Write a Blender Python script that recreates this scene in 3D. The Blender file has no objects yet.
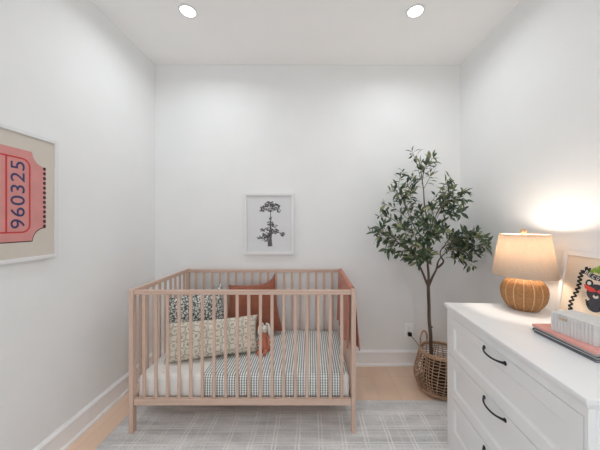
import bpy, bmesh, math, random
from mathutils import Vector, Matrix, noise
random.seed(7)
S = bpy.context.scene
COL = S.collection
R = math.radians
F = 265.0; VPX, VPY, HZ = 311.0, 223.0, 1.27      # lens in pixels, horizon point, eye height

def at(px, py, Y):
    return Vector(((px - VPX) * Y / F, Y, HZ - (py - VPY) * Y / F))

# ------------------------------------------------------------------ materials
def srgb(c):
    def f(v):
        v /= 255.0
        return v / 12.92 if v <= 0.04045 else ((v + 0.055) / 1.055) ** 2.4
    return (f(c[0]), f(c[1]), f(c[2]), 1.0)

class NT:
    def __init__(s, name):
        s.m = bpy.data.materials.new(name); s.m.use_nodes = True
        s.t = s.m.node_tree; s.b = s.t.nodes['Principled BSDF']
    def n(s, kind, **kw):
        nd = s.t.nodes.new('ShaderNode' + kind)
        for k, v in kw.items(): setattr(nd, k, v)
        return nd
    def l(s, a, b): s.t.links.new(a, b)
    def val(s, x):
        return x
    def math(s, op, a, b=None, c=None):
        nd = s.n('Math', operation=op)
        for i, x in enumerate((a, b, c)):
            if x is None: continue
            if isinstance(x, (int, float)): nd.inputs[i].default_value = x
            else: s.l(x, nd.inputs[i])
        return nd.outputs[0]
    def mix(s, fac, a, b):
        nd = s.n('Mix', data_type='RGBA')
        for sock, x in ((nd.inputs[0], fac), (nd.inputs[6], a), (nd.inputs[7], b)):
            if isinstance(x, (int, float, tuple)): sock.default_value = x
            else: s.l(x, sock)
        return nd.outputs[2]
    def coords(s, scale=(1, 1, 1), kind='Object', rot=(0, 0, 0)):
        tc = s.n('TexCoord'); mp = s.n('Mapping')
        mp.inputs['Scale'].default_value = scale; mp.inputs['Rotation'].default_value = rot
        s.l(tc.outputs[kind], mp.inputs[0]); return mp.outputs[0]
    def noise(s, vec, scale, detail=3, rough=0.5, dist=0):
        nd = s.n('TexNoise'); nd.inputs['Scale'].default_value = scale
        nd.inputs['Detail'].default_value = detail; nd.inputs['Roughness'].default_value = rough
        nd.inputs['Distortion'].default_value = dist
        s.l(vec, nd.inputs['Vector']); return nd.outputs[0]
    def ramp(s, fac, stops):
        nd = s.n('ValToRGB'); cr = nd.color_ramp
        while len(cr.elements) < len(stops): cr.elements.new(0.5)
        for e, (p, c) in zip(cr.elements, stops): e.position = p; e.color = c
        s.l(fac, nd.inputs[0]); return nd.outputs[0]
    def bump(s, h, strength=0.3, dist=0.002):
        nd = s.n('Bump'); nd.inputs['Strength'].default_value = strength
        nd.inputs['Distance'].default_value = dist
        s.l(h, nd.inputs['Height']); s.l(nd.outputs[0], s.b.inputs['Normal'])
    def col(s, x):
        if isinstance(x, tuple): s.b.inputs['Base Color'].default_value = x
        else: s.l(x, s.b.inputs['Base Color'])
    def set(s, rough=None, metal=None, sheen=None, spec=None):
        if rough is not None: s.b.inputs['Roughness'].default_value = rough
        if metal is not None: s.b.inputs['Metallic'].default_value = metal
        if sheen is not None: s.b.inputs['Sheen Weight'].default_value = sheen
        if spec is not None: s.b.inputs['Specular IOR Level'].default_value = spec

def plain(name, c, rough=0.5, vary=0.06, scale=30, bump=0.0, metal=0, spec=0.5):
    t = NT(name); v = t.coords()
    nz = t.noise(v, scale)
    a = srgb(c); k0, k1 = 1 - vary, 1 + vary
    t.col(t.ramp(nz, [(0.3, (a[0]*k0, a[1]*k0, a[2]*k0, 1)), (0.7, (min(1, a[0]*k1), min(1, a[1]*k1), min(1, a[2]*k1), 1))]))
    t.set(rough, metal, spec=spec)
    if bump: t.bump(nz, bump)
    return t.m

def wood(name, c1, c2, axis, rough=0.45, sc=1.0):
    t = NT(name); s = [60*sc, 60*sc, 60*sc]; s[axis] = 2.5*sc
    v = t.coords(tuple(s))
    nz = t.noise(v, 1.0, 5, 0.6, 0.6)
    t.col(t.ramp(nz, [(0.28, srgb(c1)), (0.72, srgb(c2))])); t.set(rough)
    t.bump(nz, 0.08, 0.001)
    return t.m

def fabric(name, c, scale=900, vary=0.12, bump=0.3, sheen=0.0, rough=0.9):
    t = NT(name); v = t.coords()
    nz = t.noise(v, scale, 2)
    big = t.noise(v, 14, 3)
    a = srgb(c)
    f = t.math('ADD', t.math('MULTIPLY', nz, 0.5), t.math('MULTIPLY', big, 0.5))
    t.col(t.ramp(f, [(0.35, tuple(x*(1-vary) for x in a[:3])+(1,)), (0.65, tuple(min(1, x*(1+vary)) for x in a[:3])+(1,))]))
    t.set(rough, sheen=sheen, spec=0.2); t.bump(nz, bump, 0.001)
    return t.m

M = {}
WALLC = (239, 240, 240)
M['wall'] = plain('wall_paint', WALLC, 0.75, 0.012, 4, 0.0)
M['ceiling'] = plain('ceiling_paint', (249, 248, 247), 0.85, 0.01, 4)
M['trim'] = plain('trim_paint', (247, 247, 248), 0.35, 0.012, 8)
M['white_lacquer'] = plain('white_lacquer', (240, 241, 242), 0.32, 0.01, 10)
M['white_frame'] = plain('white_frame_paint', (232, 232, 232), 0.35, 0.01, 20)
BEECH = ((196, 166, 149), (216, 189, 173))
for i, ax in enumerate('xyz'): M['beech_'+ax] = wood('beech_'+ax, BEECH[0], BEECH[1], i)
M['black_metal'] = plain('black_metal', (24, 24, 26), 0.38, 0.1, 60)
M['black_plastic'] = plain('black_plastic', (20, 20, 22), 0.5, 0.1, 60)
M['outlet'] = plain('outlet_plastic', (253, 253, 253), 0.3, 0.01, 20)
M['slot'] = plain('slot_dark', (60, 60, 60), 0.6)
M['cord'] = plain('cord_rubber', (70, 70, 72), 0.6)
M['rust_velvet'] = fabric('rust_velvet', (150, 92, 72), 700, 0.16, 0.2, 0.25)
M['rust_muslin'] = fabric('rust_muslin', (188, 126, 108), 260, 0.10, 0.8, 0.1)
M['toy_white'] = fabric('toy_knit', (226, 220, 210), 500, 0.08, 0.6)
M['toy_rust'] = fabric('toy_dress', (200, 126, 102), 500, 0.10, 0.6)
M['toy_dark'] = plain('toy_thread', (40, 34, 32), 0.8)
M['trunk'] = wood('bark', (74, 60, 50), (116, 98, 84), 2, 0.85, 1.5)
M['pot'] = plain('pot_plastic', (22, 20, 19), 0.6)
M['soil'] = plain('dark_moss', (40, 33, 26), 0.95, 0.3, 60, 0.6)
M['brass'] = plain('brass', (200, 164, 122), 0.35, 0.05, 40, 0, 0.5)
M['paper'] = plain('print_paper', (224, 225, 227), 0.6, 0.01, 10)
M['beige_paper'] = plain('beige_paper', (212, 204, 193), 0.7, 0.02, 6)
M['cat_paper'] = plain('tan_paper', (226, 212, 194), 0.7, 0.02, 8)
M['ticket_pink'] = plain('ticket_pink', (214, 146, 142), 0.7, 0.06, 14)
M['ticket_red'] = plain('ticket_red', (204, 64, 62), 0.7, 0.08, 30)
M['ticket_navy'] = plain('ticket_navy', (62, 62, 104), 0.7, 0.08, 40)
M['ticket_brown'] = plain('ticket_edge', (72, 46, 44), 0.8)
M['ink_black'] = plain('ink_black', (34, 34, 38), 0.7, 0.1, 60)
M['ink_slate'] = plain('ink_slate', (62, 66, 76), 0.7, 0.15, 60)
M['ink_red'] = plain('ink_red', (222, 78, 72), 0.7)
M['ink_green'] = plain('ink_green', (128, 164, 62), 0.7, 0.2, 120)
M['ink_white'] = plain('ink_white', (226, 222, 214), 0.7)
for i, g in enumerate((66, 98, 134)): M['ink_grey%d' % i] = plain('ink_grey_%s' % 'abc'[i], (g, g-2, g), 0.7, 0.2, 200)
M['book_pink'] = plain('book_pink', (228, 164, 154), 0.55, 0.03, 20)
M['book_grey'] = plain('book_grey', (172, 173, 176), 0.55, 0.04, 20)
M['book_navy'] = plain('book_navy', (74, 82, 98), 0.5, 0.05, 20)
M['book_black'] = plain('book_black', (104, 106, 114), 0.5, 0.05, 20)
M['book_red'] = plain('book_red', (112, 54, 52), 0.5, 0.05, 20)
M['pages'] = plain('book_pages', (222, 220, 214), 0.8, 0.06, 300)
M['stone'] = plain('white_stone', (214, 214, 213), 0.5, 0.05, 30, 0.1)
M['tag_brass'] = plain('tan_tag', (190, 172, 146), 0.5, 0.05, 40)

def m_floor():
    t = NT('oak_planks'); v = t.coords((1, 1, 1), rot=(0, 0, R(90)))
    br = t.n('TexBrick'); br.offset = 0.37
    br.inputs['Scale'].default_value = 1.0; br.inputs['Brick Width'].default_value = 1.6
    br.inputs['Row Height'].default_value = 0.165; br.inputs['Mortar Size'].default_value = 0.0015
    br.inputs['Mortar Smooth'].default_value = 0.2
    br.inputs['Color1'].default_value = srgb((238, 208, 184)); br.inputs['Color2'].default_value = srgb((244, 217, 195))
    br.inputs['Mortar'].default_value = srgb((220, 188, 162))
    t.l(v, br.inputs['Vector'])
    g = t.noise(t.coords((40, 2.5, 1)), 1.0, 6, 0.62, 0.8)
    t.col(t.mix(t.math('MULTIPLY', g, 0.34), br.outputs[0], srgb((216, 182, 156))))
    t.set(0.42); t.bump(br.outputs[1], -0.2, 0.001)
    return t.m
M['floor'] = m_floor()

def m_rug():
    t = NT('plaid_rug'); v = t.coords()
    sep = t.n('SeparateXYZ'); t.l(v, sep.inputs[0])
    X, Y = sep.outputs[0], sep.outputs[1]
    wob = t.math('MULTIPLY', t.math('SUBTRACT', t.noise(v, 9, 2), 0.5), 0.012)
    X = t.math('ADD', X, wob); Y = t.math('ADD', Y, wob)
    def lines(C, period, offs, w):
        tot = None
        for o in offs:
            f = t.math('FRACT', t.math('MULTIPLY', t.math('ADD', C, o), 1.0/period))
            d = t.math('MULTIPLY', t.math('ABSOLUTE', t.math('SUBTRACT', f, 0.5)), period)
            k = t.math('LESS_THAN', d, w)
            tot = k if tot is None else t.math('MAXIMUM', tot, k)
        return tot
    vl = lines(X, 0.134, (0, 0.020), 0.0042)
    vl2 = lines(X, 0.402, (0.075,), 0.003)
    hl = lines(Y, 0.122, (0, 0.018), 0.0036)
    hl2 = lines(Y, 0.122, (0.045, 0.074), 0.0026)
    n1 = t.noise(t.coords((4, 1.5, 1)), 3.0, 3); n2 = t.noise(t.coords((1.5, 4, 1)), 3.0, 3)
    def fade(n): 
        r = t.n('MapRange'); r.inputs[1].default_value = 0.36; r.inputs[2].default_value = 0.6
        t.l(n, r.inputs[0]); return r.outputs[0]
    Lv = t.math('MULTIPLY', t.math('MAXIMUM', vl, t.math('MULTIPLY', vl2, 0.7)), t.math('ADD', t.math('MULTIPLY', fade(n1), 0.6), 0.4))
    Lh = t.math('MULTIPLY', t.math('MAXIMUM', hl, t.math('MULTIPLY', hl2, 0.7)), t.math('ADD', t.math('MULTIPLY', fade(n2), 0.6), 0.4))
    L = t.math('MULTIPLY', t.math('MAXIMUM', Lv, t.math('MULTIPLY', Lh, 0.8)), 0.72)
    inner = t.math('MULTIPLY', t.math('LESS_THAN', Y, 1.775), t.math('GREATER_THAN', X, -1.13))
    L = t.math('MULTIPLY', L, inner)
    weave = t.noise(t.coords((60, 400, 1)), 1.0, 3, 0.6)
    broad = t.noise(t.coords((3, 16, 1)), 1.0, 3, 0.6)
    base = t.ramp(t.math('ADD', t.math('MULTIPLY', weave, 0.5), t.math('MULTIPLY', broad, 0.5)), [(0.30, srgb((172, 172, 172))), (0.70, srgb((250, 249, 248)))])
    t.col(t.mix(L, base, srgb((252, 250, 246))))
    t.set(0.95, spec=0.1, sheen=0.1); t.bump(weave, 0.6, 0.003)
    return t.m
M['rug'] = m_rug()

def m_gingham():
    t = NT('gingham'); tc = t.n('UVMap'); tc.uv_map = 'cloth'
    sep = t.n('SeparateXYZ'); t.l(tc.outputs[0], sep.inputs[0])
    def st(C, per, duty):
        return t.math('GREATER_THAN', t.math('FRACT', t.math('MULTIPLY', C, 1/per)), duty)
    a, b = st(sep.outputs[0], 0.0150, 0.56), st(sep.outputs[1], 0.0150, 0.58)
    s = t.math('ADD', t.math('MULTIPLY', a, 0.55), t.math('MULTIPLY', b, 0.36))
    t.col(t.ramp(s, [(0.0, srgb((243, 244, 242))), (0.36, srgb((212, 215, 213))), (0.55, srgb((160, 166, 165))), (0.91, srgb((106, 114, 116)))]))
    t.set(0.9, spec=0.15)
    v = t.coords(); t.bump(t.noise(v, 600, 2), 0.25, 0.001)
    return t.m
M['gingham'] = m_gingham()

def m_sheet():
    t = NT('dotted_sheet'); v = t.coords()
    vo = t.n('TexVoronoi'); vo.inputs['Scale'].default_value = 16; t.l(v, vo.inputs['Vector'])
    k = t.math('LESS_THAN', vo.outputs['Distance'], 0.085)
    t.col(t.mix(t.math('MULTIPLY', k, 0.6), srgb((232, 230, 226)), srgb((150, 150, 155))))
    t.set(0.9, spec=0.15); t.bump(t.noise(v, 18, 3), 0.25, 0.01)
    return t.m
M['sheet'] = m_sheet()

def m_leafprint():
    t = NT('leaf_print'); v = t.coords((1, 0.3, 1))
    nz = t.n('TexNoise'); nz.inputs['Scale'].default_value = 30; t.l(v, nz.inputs['Vector'])
    vm = t.n('VectorMath', operation='MULTIPLY_ADD'); vm.inputs[1].default_value = (0.03, 0.03, 0.03)
    t.l(nz.outputs[1], vm.inputs[0]); t.l(v, vm.inputs[2])
    vo = t.n('TexVoronoi', feature='DISTANCE_TO_EDGE'); vo.inputs['Scale'].default_value = 46
    t.l(vm.outputs[0], vo.inputs['Vector'])
    k = t.math('GREATER_THAN', vo.outputs['Distance'], 0.085)
    w = t.noise(v, 90, 2)
    k2 = t.math('MULTIPLY', k, t.math('GREATER_THAN', w, 0.42))
    t.col(t.mix(k2, srgb((88, 95, 95)), srgb((216, 217, 210))))
    t.set(0.9, spec=0.15); t.bump(t.noise(v, 500, 2), 0.3, 0.001)
    return t.m
M['leafprint'] = m_leafprint()

def m_medallion():
    t = NT('medallion_print'); v = t.coords()
    sep = t.n('SeparateXYZ'); t.l(v, sep.inputs[0])
    P = 0.094
    X, Z = sep.outputs[0], t.math('MULTIPLY', sep.outputs[2], 1.0)
    def cell(ox, oz):
        fx = t.math('SUBTRACT', t.math('FRACT', t.math('MULTIPLY', t.math('ADD', X, ox), 1/P)), 0.5)
        fz = t.math('SUBTRACT', t.math('FRACT', t.math('MULTIPLY', t.math('ADD', Z, oz), 1/P)), 0.5)
        r = t.math('SQRT', t.math('ADD', t.math('MULTIPLY', fx, fx), t.math('MULTIPLY', fz, fz)))
        an = t.math('ARCTAN2', fz, fx)
        return r, an
    def med(r, an):
        pet = t.math('ADD', r, t.math('MULTIPLY', t.math('COSINE', t.math('MULTIPLY', an, 8)), 0.025))
        ring = t.math('LESS_THAN', t.math('ABSOLUTE', t.math('SUBTRACT', pet, 0.30)), 0.045)
        dot = t.math('LESS_THAN', t.math('ADD', r, t.math('MULTIPLY', t.math('COSINE', t.math('MULTIPLY', an, 5)), 0.03)), 0.12)
        return t.math('MAXIMUM', ring, dot)
    r1, a1 = cell(1.0, 1.03); r2, a2 = cell(1.0+P/2, 1.03+P/2)
    k = t.math('MAXIMUM', med(r1, a1), med(r2, a2))
    k = t.math('MULTIPLY', k, t.math('GREATER_THAN', t.noise(v, 120, 2), 0.44))
    t.col(t.mix(t.math('MULTIPLY', k, 0.85), srgb((222, 216, 202)), srgb((160, 152, 140))))
    t.set(0.9, spec=0.15); t.bump(t.noise(v, 500, 2), 0.35, 0.001)
    return t.m
M['medallion'] = m_medallion()

def m_rattan(name, c1, c2, sz):
    t = NT(name); v = t.coords(sz)
    nz = t.noise(v, 1.0, 3, 0.6)
    t.col(t.ramp(nz, [(0.3, srgb(c1)), (0.7, srgb(c2))])); t.set(0.6, spec=0.3)
    t.bump(nz, 0.5, 0.002); return t.m
M['rattan'] = m_rattan('rattan_weave', (144, 100, 60), (188, 140, 94), (60, 60, 420))
M['rattan_rib'] = m_rattan('rattan_rib', (196, 160, 118), (222, 188, 146), (60, 60, 200))
M['basket'] = m_rattan('seagrass', (150, 116, 92), (208, 174, 146), (90, 90, 160))

def m_leaf(name, c1, c2):
    t = NT(name); v = t.coords(); nz = t.noise(v, 25, 2)
    t.col(t.ramp(nz, [(0.3, srgb(c1)), (0.7, srgb(c2))])); t.set(0.5, spec=0.35)
    t.b.inputs['Transmission Weight'].default_value = 0.0
    return t.m
M['leaf_a'] = m_leaf('leaf_dark', (42, 58, 45), (70, 88, 65))
M['leaf_b'] = m_leaf('leaf_mid', (66, 84, 62), (100, 116, 84))
M['leaf_c'] = m_leaf('leaf_pale', (120, 126, 88), (158, 160, 118))
M['twig'] = plain('twig', (112, 104, 82), 0.8)

def m_shade():
    t = NT('linen_shade'); v = t.coords((220, 220, 420)); nz = t.noise(v, 1.0, 2)
    c = t.ramp(nz, [(0.3, srgb((214, 196, 176))), (0.7, srgb((232, 216, 198)))])
    t.col(c); t.set(0.9, spec=0.1); t.bump(nz, 0.3, 0.001)
    tr = t.n('BsdfTranslucent'); t.l(c, tr.inputs[0])
    mx = t.n('MixShader'); mx.inputs[0].default_value = 0.38
    t.l(t.b.outputs[0], mx.inputs[1]); t.l(tr.outputs[0], mx.inputs[2])
    t.l(mx.outputs[0], t.t.nodes['Material Output'].inputs[0])
    return t.m
M['shade'] = m_shade()

def m_emit(name, c, st):
    t = NT(name); t.col((0.9, 0.9, 0.9, 1)); t.b.inputs['Emission Color'].default_value = c
    t.b.inputs['Emission Strength'].default_value = st; return t.m
M['lens'] = m_emit('downlight_lens', (1, 0.97, 0.93, 1), 6.0)
M['bulb'] = m_emit('bulb_glow', (1, 0.82, 0.6, 1), 8.0)
def m_glass():
    t = NT('window_glass'); t.col((1, 1, 1, 1)); t.set(0.0); t.b.inputs['Transmission Weight'].default_value = 1.0
    t.b.inputs['IOR'].default_value = 1.01; return t.m
M['glass'] = m_glass()

# ------------------------------------------------------------------ mesh helpers
def obj(name, bm, mats, parent=None, smooth=False, mw=None):
    me = bpy.data.meshes.new(name)
    bmesh.ops.recalc_face_normals(bm, faces=bm.faces[:])
    bm.to_mesh(me); bm.free()
    if not isinstance(mats, (list, tuple)): mats = [mats]
    for m in mats: me.materials.append(m)
    if smooth:
        for p in me.polygons: p.use_smooth = True
    o = bpy.data.objects.new(name, me); COL.objects.link(o)
    if parent: o.parent = parent
    if mw is not None: o.matrix_local = mw
    return o

def tag(o, label, cat, group=None):
    o['label'] = label; o['category'] = cat
    if group: o['group'] = group
    return o

def thing(name, label, cat, loc=(0, 0, 0), rotz=0, group=None):
    o = bpy.data.objects.new(name, None); COL.objects.link(o)
    o.empty_display_size = 0.05
    o.location = loc; o.rotation_euler = (0, 0, rotz)
    return tag(o, label, cat, group)

def structure(name, bm, m, parent=None, smooth=False):
    o = obj(name, bm, m, parent, smooth)
    if not parent: o['kind'] = 'structure'
    return o

def box(bm, lo, hi, bev=0.0, mi=0, seg=2):
    lo, hi = Vector(lo), Vector(hi)
    r = bmesh.ops.create_cube(bm, size=1.0)
    vs = r['verts']; c = (lo+hi)/2; d = hi-lo
    for v in vs: v.co = Vector((v.co.x*d.x, v.co.y*d.y, v.co.z*d.z)) + c
    fs = set(f for v in vs for f in v.link_faces)
    for f in fs: f.material_index = mi
    if bev:
        es = list(set(e for v in vs for e in v.link_edges))
        bmesh.ops.bevel(bm, geom=es, offset=bev, segments=seg, profile=0.5, affect='EDGES', material=mi)
    return bm

def B(lo, hi, bev=0.0, seg=2):
    return box(bmesh.new(), lo, hi, bev, 0, seg)

def tube(bm, pts, rad, n=8, closed=False, mi=0, cap=True):
    pts = [Vector(p) for p in pts]; N = len(pts)
    if not hasattr(rad, '__len__'): rad = [rad]*N
    rings = []; up = None
    for i, p in enumerate(pts):
        a = pts[(i-1) % N] if (closed or i > 0) else p
        b = pts[(i+1) % N] if (closed or i < N-1) else p
        t = (b-a).normalized()
        if up is None:
            up = Vector((0, 0, 1)) if abs(t.z) < 0.9 else Vector((1, 0, 0))
        x = t.cross(up).normalized(); y = x.cross(t).normalized(); up = y
        rings.append([bm.verts.new(p + (x*math.cos(2*math.pi*k/n) + y*math.sin(2*math.pi*k/n))*rad[i]) for k in range(n)])
    for i in range(N if closed else N-1):
        A, Bq = rings[i], rings[(i+1) % N]
        off = 0
        if closed and i == N-1:
            off = min(range(n), key=lambda s: (A[0].co-Bq[s].co).length)
        for k in range(n):
            f = bm.faces.new((A[k], A[(k+1) % n], Bq[(k+1+off) % n], Bq[(k+off) % n])); f.material_index = mi; f.smooth = True
    if cap and not closed:
        for rg in (rings[0], rings[-1]):
            f = bm.faces.new(rg); f.material_index = mi
    return bm

def lathe(bm, prof, n=48, mi=0, mod=None, cap=False):
    rings = []
    for (r, z) in prof:
        rg = []
        for k in range(n):
            a = 2*math.pi*k/n
            rr = r if mod is None else mod(r, z, a)
            rg.append(bm.verts.new((rr*math.cos(a), rr*math.sin(a), z)))
        rings.append(rg)
    for A, Bq in zip(rings, rings[1:]):
        for k in range(n):
            f = bm.faces.new((A[k], A[(k+1) % n], Bq[(k+1) % n], Bq[k])); f.material_index = mi; f.smooth = True
    if cap:
        bm.faces.new(rings[0]); bm.faces.new(rings[-1])
    return bm

def ellipsoid(bm, c, r, mi=0, rot=None, u=16, v=10):
    q = bmesh.ops.create_uvsphere(bm, u_segments=u, v_segments=v, radius=1.0)
    mt = Matrix.Translation(c) @ (rot if rot else Matrix.Identity(4)) @ Matrix.Diagonal((r[0], r[1], r[2], 1))
    for vv in q['verts']: vv.co = mt @ vv.co
    for f in set(f for vv in q['verts'] for f in vv.link_faces): f.material_index = mi; f.smooth = True
    return bm

def plate(bm, pts2, w0, w1, to3, mi=0):
    """flat thin polygon: 2D outline given in the plane's own metres, between heights w0 and w1 above the plane"""
    bot = [bm.verts.new(to3(u, v, max(w0, 0.00008))) for u, v in pts2]; top = [bm.verts.new(to3(u, v, w1)) for u, v in pts2]
    n = len(pts2)
    for i in range(n):
        bm.faces.new((bot[i], bot[(i+1) % n], top[(i+1) % n], top[i])).material_index = mi
    for ring in (top, bot):
        f = bm.faces.new(ring); f.material_index = mi
        f.normal_update()
        if n > 4: bmesh.ops.triangulate(bm, faces=[f])
    return bm

def stroke(pts, w):
    """outline of a polyline of width w (or list of widths)"""
    L, Rr = [], []
    for i, p in enumerate(pts):
        a = Vector(pts[max(0, i-1)]); b = Vector(pts[min(len(pts)-1, i+1)])
        t = (b-a).normalized(); nn = Vector((-t.y, t.x)); ww = w[i] if hasattr(w, '__len__') else w
        L.append(Vector(p)+nn*ww/2); Rr.append(Vector(p)-nn*ww/2)
    return [tuple(x) for x in L + Rr[::-1]]

def strip(bm, pts, w, w0, w1, to3, mi=0):
    for i in range(len(pts)-1):
        ww = (w[i], w[i+1]) if hasattr(w, '__len__') else (w, w)
        plate(bm, stroke([pts[i], pts[i+1]], ww), w0, w1, to3, mi)

def circle2(cx, cy, r, n=14, ry=None):
    ry = r if ry is None else ry
    return [(cx + r*math.cos(2*math.pi*k/n), cy + ry*math.sin(2*math.pi*k/n)) for k in range(n)]

def text_mesh(name, body, size, mat, parent, mw, extrude=0.0004, width=None, height=None):
    cu = bpy.data.curves.new(name + '_text', 'FONT'); cu.body = body; cu.size = size; cu.extrude = extrude
    cu.align_x = 'CENTER'; cu.align_y = 'CENTER'; cu.space_character = 1.08
    tmp = bpy.data.objects.new(name + '_text', cu); COL.objects.link(tmp)
    dg = bpy.context.evaluated_depsgraph_get()
    me = bpy.data.meshes.new_from_object(tmp.evaluated_get(dg))
    bpy.data.objects.remove(tmp); bpy.data.curves.remove(cu)
    me.name = name
    xs = [v.co.x for v in me.vertices]; ys = [v.co.y for v in me.vertices]
    sx = width/(max(xs)-min(xs)) if width else 1; sy = height/(max(ys)-min(ys)) if height else 1
    cx, cy = (max(xs)+min(xs))/2, (max(ys)+min(ys))/2
    for v in me.vertices: v.co.x = (v.co.x-cx)*sx; v.co.y = (v.co.y-cy)*sy
    me.materials.clear(); me.materials.append(mat)
    o = bpy.data.objects.new(name, me); COL.objects.link(o); o.parent = parent; o.matrix_local = mw
    return o

# ------------------------------------------------------------------ room
XL, XR, YB, YF, ZC = -1.395, 1.333, 2.37, -2.1, 2.683
T = 0.1
structure('floor', B((XL-T, YF-T, -0.08), (XR+T, YB+T, 0)), M['floor'])
structure('ceiling', B((XL-T, YF-T, ZC), (XR+T, YB+T, ZC+0.1)), M['ceiling'])
structure('wall_left', B((XL-T, YF, 0), (XL, YB, ZC)), M['wall'])
structure('wall_right', B((XR, YF, 0), (XR+T, YB, ZC)), M['wall'])
structure('wall_back', B((XL-T, YB, 0), (XR+T, YB+T, ZC)), M['wall'])
# rear wall behind the viewer; its wide window is added for fill light
WX0, WX1, WZ0, WZ1 = -1.15, 0.95, 0.75, 2.35
bm = bmesh.new()
box(bm, (XL-T, YF-T, 0), (WX0, YF, ZC)); box(bm, (WX1, YF-T, 0), (XR+T, YF, ZC))
box(bm, (WX0, YF-T, 0), (WX1, YF, WZ0)); box(bm, (WX0, YF-T, WZ1), (WX1, YF, ZC))
structure('wall_rear', bm, M['wall'])
bm = bmesh.new(); fw = 0.05
box(bm, (WX0, YF-0.07, WZ0), (WX0+fw, YF-0.03, WZ1)); box(bm, (WX1-fw, YF-0.07, WZ0), (WX1, YF-0.03, WZ1))
box(bm, (WX0, YF-0.07, WZ0), (WX1, YF-0.03, WZ0+fw)); box(bm, (WX0, YF-0.07, WZ1-fw), (WX1, YF-0.03, WZ1))
box(bm, ((WX0+WX1)/2-0.025, YF-0.07, WZ0), ((WX0+WX1)/2+0.025, YF-0.03, WZ1))
w1 = structure('fill_window_1', bm, M['trim'])

def baseboard(name, p0, p1, inward):
    """profile swept between two floor points; inward = unit vector into the room"""
    H = 0.135
    prof = [(0, 0), (0.024, 0), (0.024, 0.012), (0.016, 0.022), (0.013, 0.024), (0.013, H-0.03), (0.016, H-0.026), (0.016, H-0.014), (0.010, H-0.006), (0.006, H), (0, H)]
    bm = bmesh.new(); p0, p1, inward = Vector(p0), Vector(p1), Vector(inward)
    rg = [[bm.verts.new(p + inward*d + Vector((0, 0, z))) for d, z in prof] for p in (p0, p1)]
    n = len(prof)
    for i in range(n): bm.faces.new((rg[0][i], rg[0][(i+1) % n], rg[1][(i+1) % n], rg[1][i]))
    bm.faces.new(rg[0]); bm.faces.new(rg[1])
    structure(name, bm, M['trim'])
baseboard('baseboard_left', (XL, YF, 0), (XL, YB, 0), (1, 0, 0))
baseboard('baseboard_right', (XR, YF, 0), (XR, YB, 0), (-1, 0, 0))
baseboard('baseboard_back', (XL+0.0235, YB, 0), (XR-0.0235, YB, 0), (0, -1, 0))

# ------------------------------------------------------------------ rug
RZ = 0.008
bm = B((-1.205, -0.9, 0.0), (1.30, 1.889, RZ), 0.003)
tag(obj('area_rug', bm, M['rug']), 'light grey woven area rug with pale plaid lines under the crib', 'rug')

# ------------------------------------------------------------------ crib
CX0, CX1, CY0, CY1 = -1.093, 0.270, 1.587, 2.342
crib = thing('baby_crib', 'natural beech wooden baby crib with slatted sides standing on the rug', 'crib', ((CX0+CX1)/2, (CY0+CY1)/2, 0))
off = Matrix.Translation((-(CX0+CX1)/2, -(CY0+CY1)/2, 0))
PW, PD = 0.027, 0.034
for (x, y, zb) in ((CX0, CY0, RZ), (CX1-PW, CY0, RZ), (CX0, CY1-PD, 0), (CX1-PW, CY1-PD, 0)):
    obj('post', B((x, y, zb), (x+PW, y+PD, 0.870), 0.003), M['beech_z'], crib, mw=off)
def rail(lo, hi, ax): return obj('rail', B(lo, hi, 0.003), M['beech_'+ax], crib, mw=off)
RD = 0.022
zt0, zt1, zb0, zb1 = 0.838, 0.865, 0.172, 0.212
fy = CY0 + 0.006; by = CY1 - 0.006 - RD
for y in (fy, by):
    rail((CX0+PW, y, zt0), (CX1-PW, y+RD, zt1), 'x'); rail((CX0+PW, y, zb0), (CX1-PW, y+RD, zb1), 'x')
    for k in range(18):
        x = CX0+PW/2 + (CX1-CX0-PW)*(k+1)/19
        obj('slat', B((x-0.0095, y+0.006, zb1), (x+0.0095, y+RD-0.005, zt0), 0.003), M['beech_z'], crib, mw=off)
for x in (CX0+0.0025, CX1-0.0025-RD):
    rail((x, CY0+PD, zt0+0.004), (x+RD, CY1-PD, 0.870), 'y'); rail((x, CY0+PD, zb0), (x+RD, CY1-PD, zb1), 'y')
    for k in range(9):
        y = CY0+PD/2 + (CY1-CY0-PD)*(k+1)/10
        obj('slat', B((x+0.005, y-0.0095, zb1), (x+RD-0.005, y+0.0095, zt0+0.004), 0.003), M['beech_z'], crib, mw=off)
obj('mattress_base', B((CX0+0.026, fy+RD, 0.180), (CX1-0.026, by, 0.198), 0.002), M['beech_x'], crib, mw=off)

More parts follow.
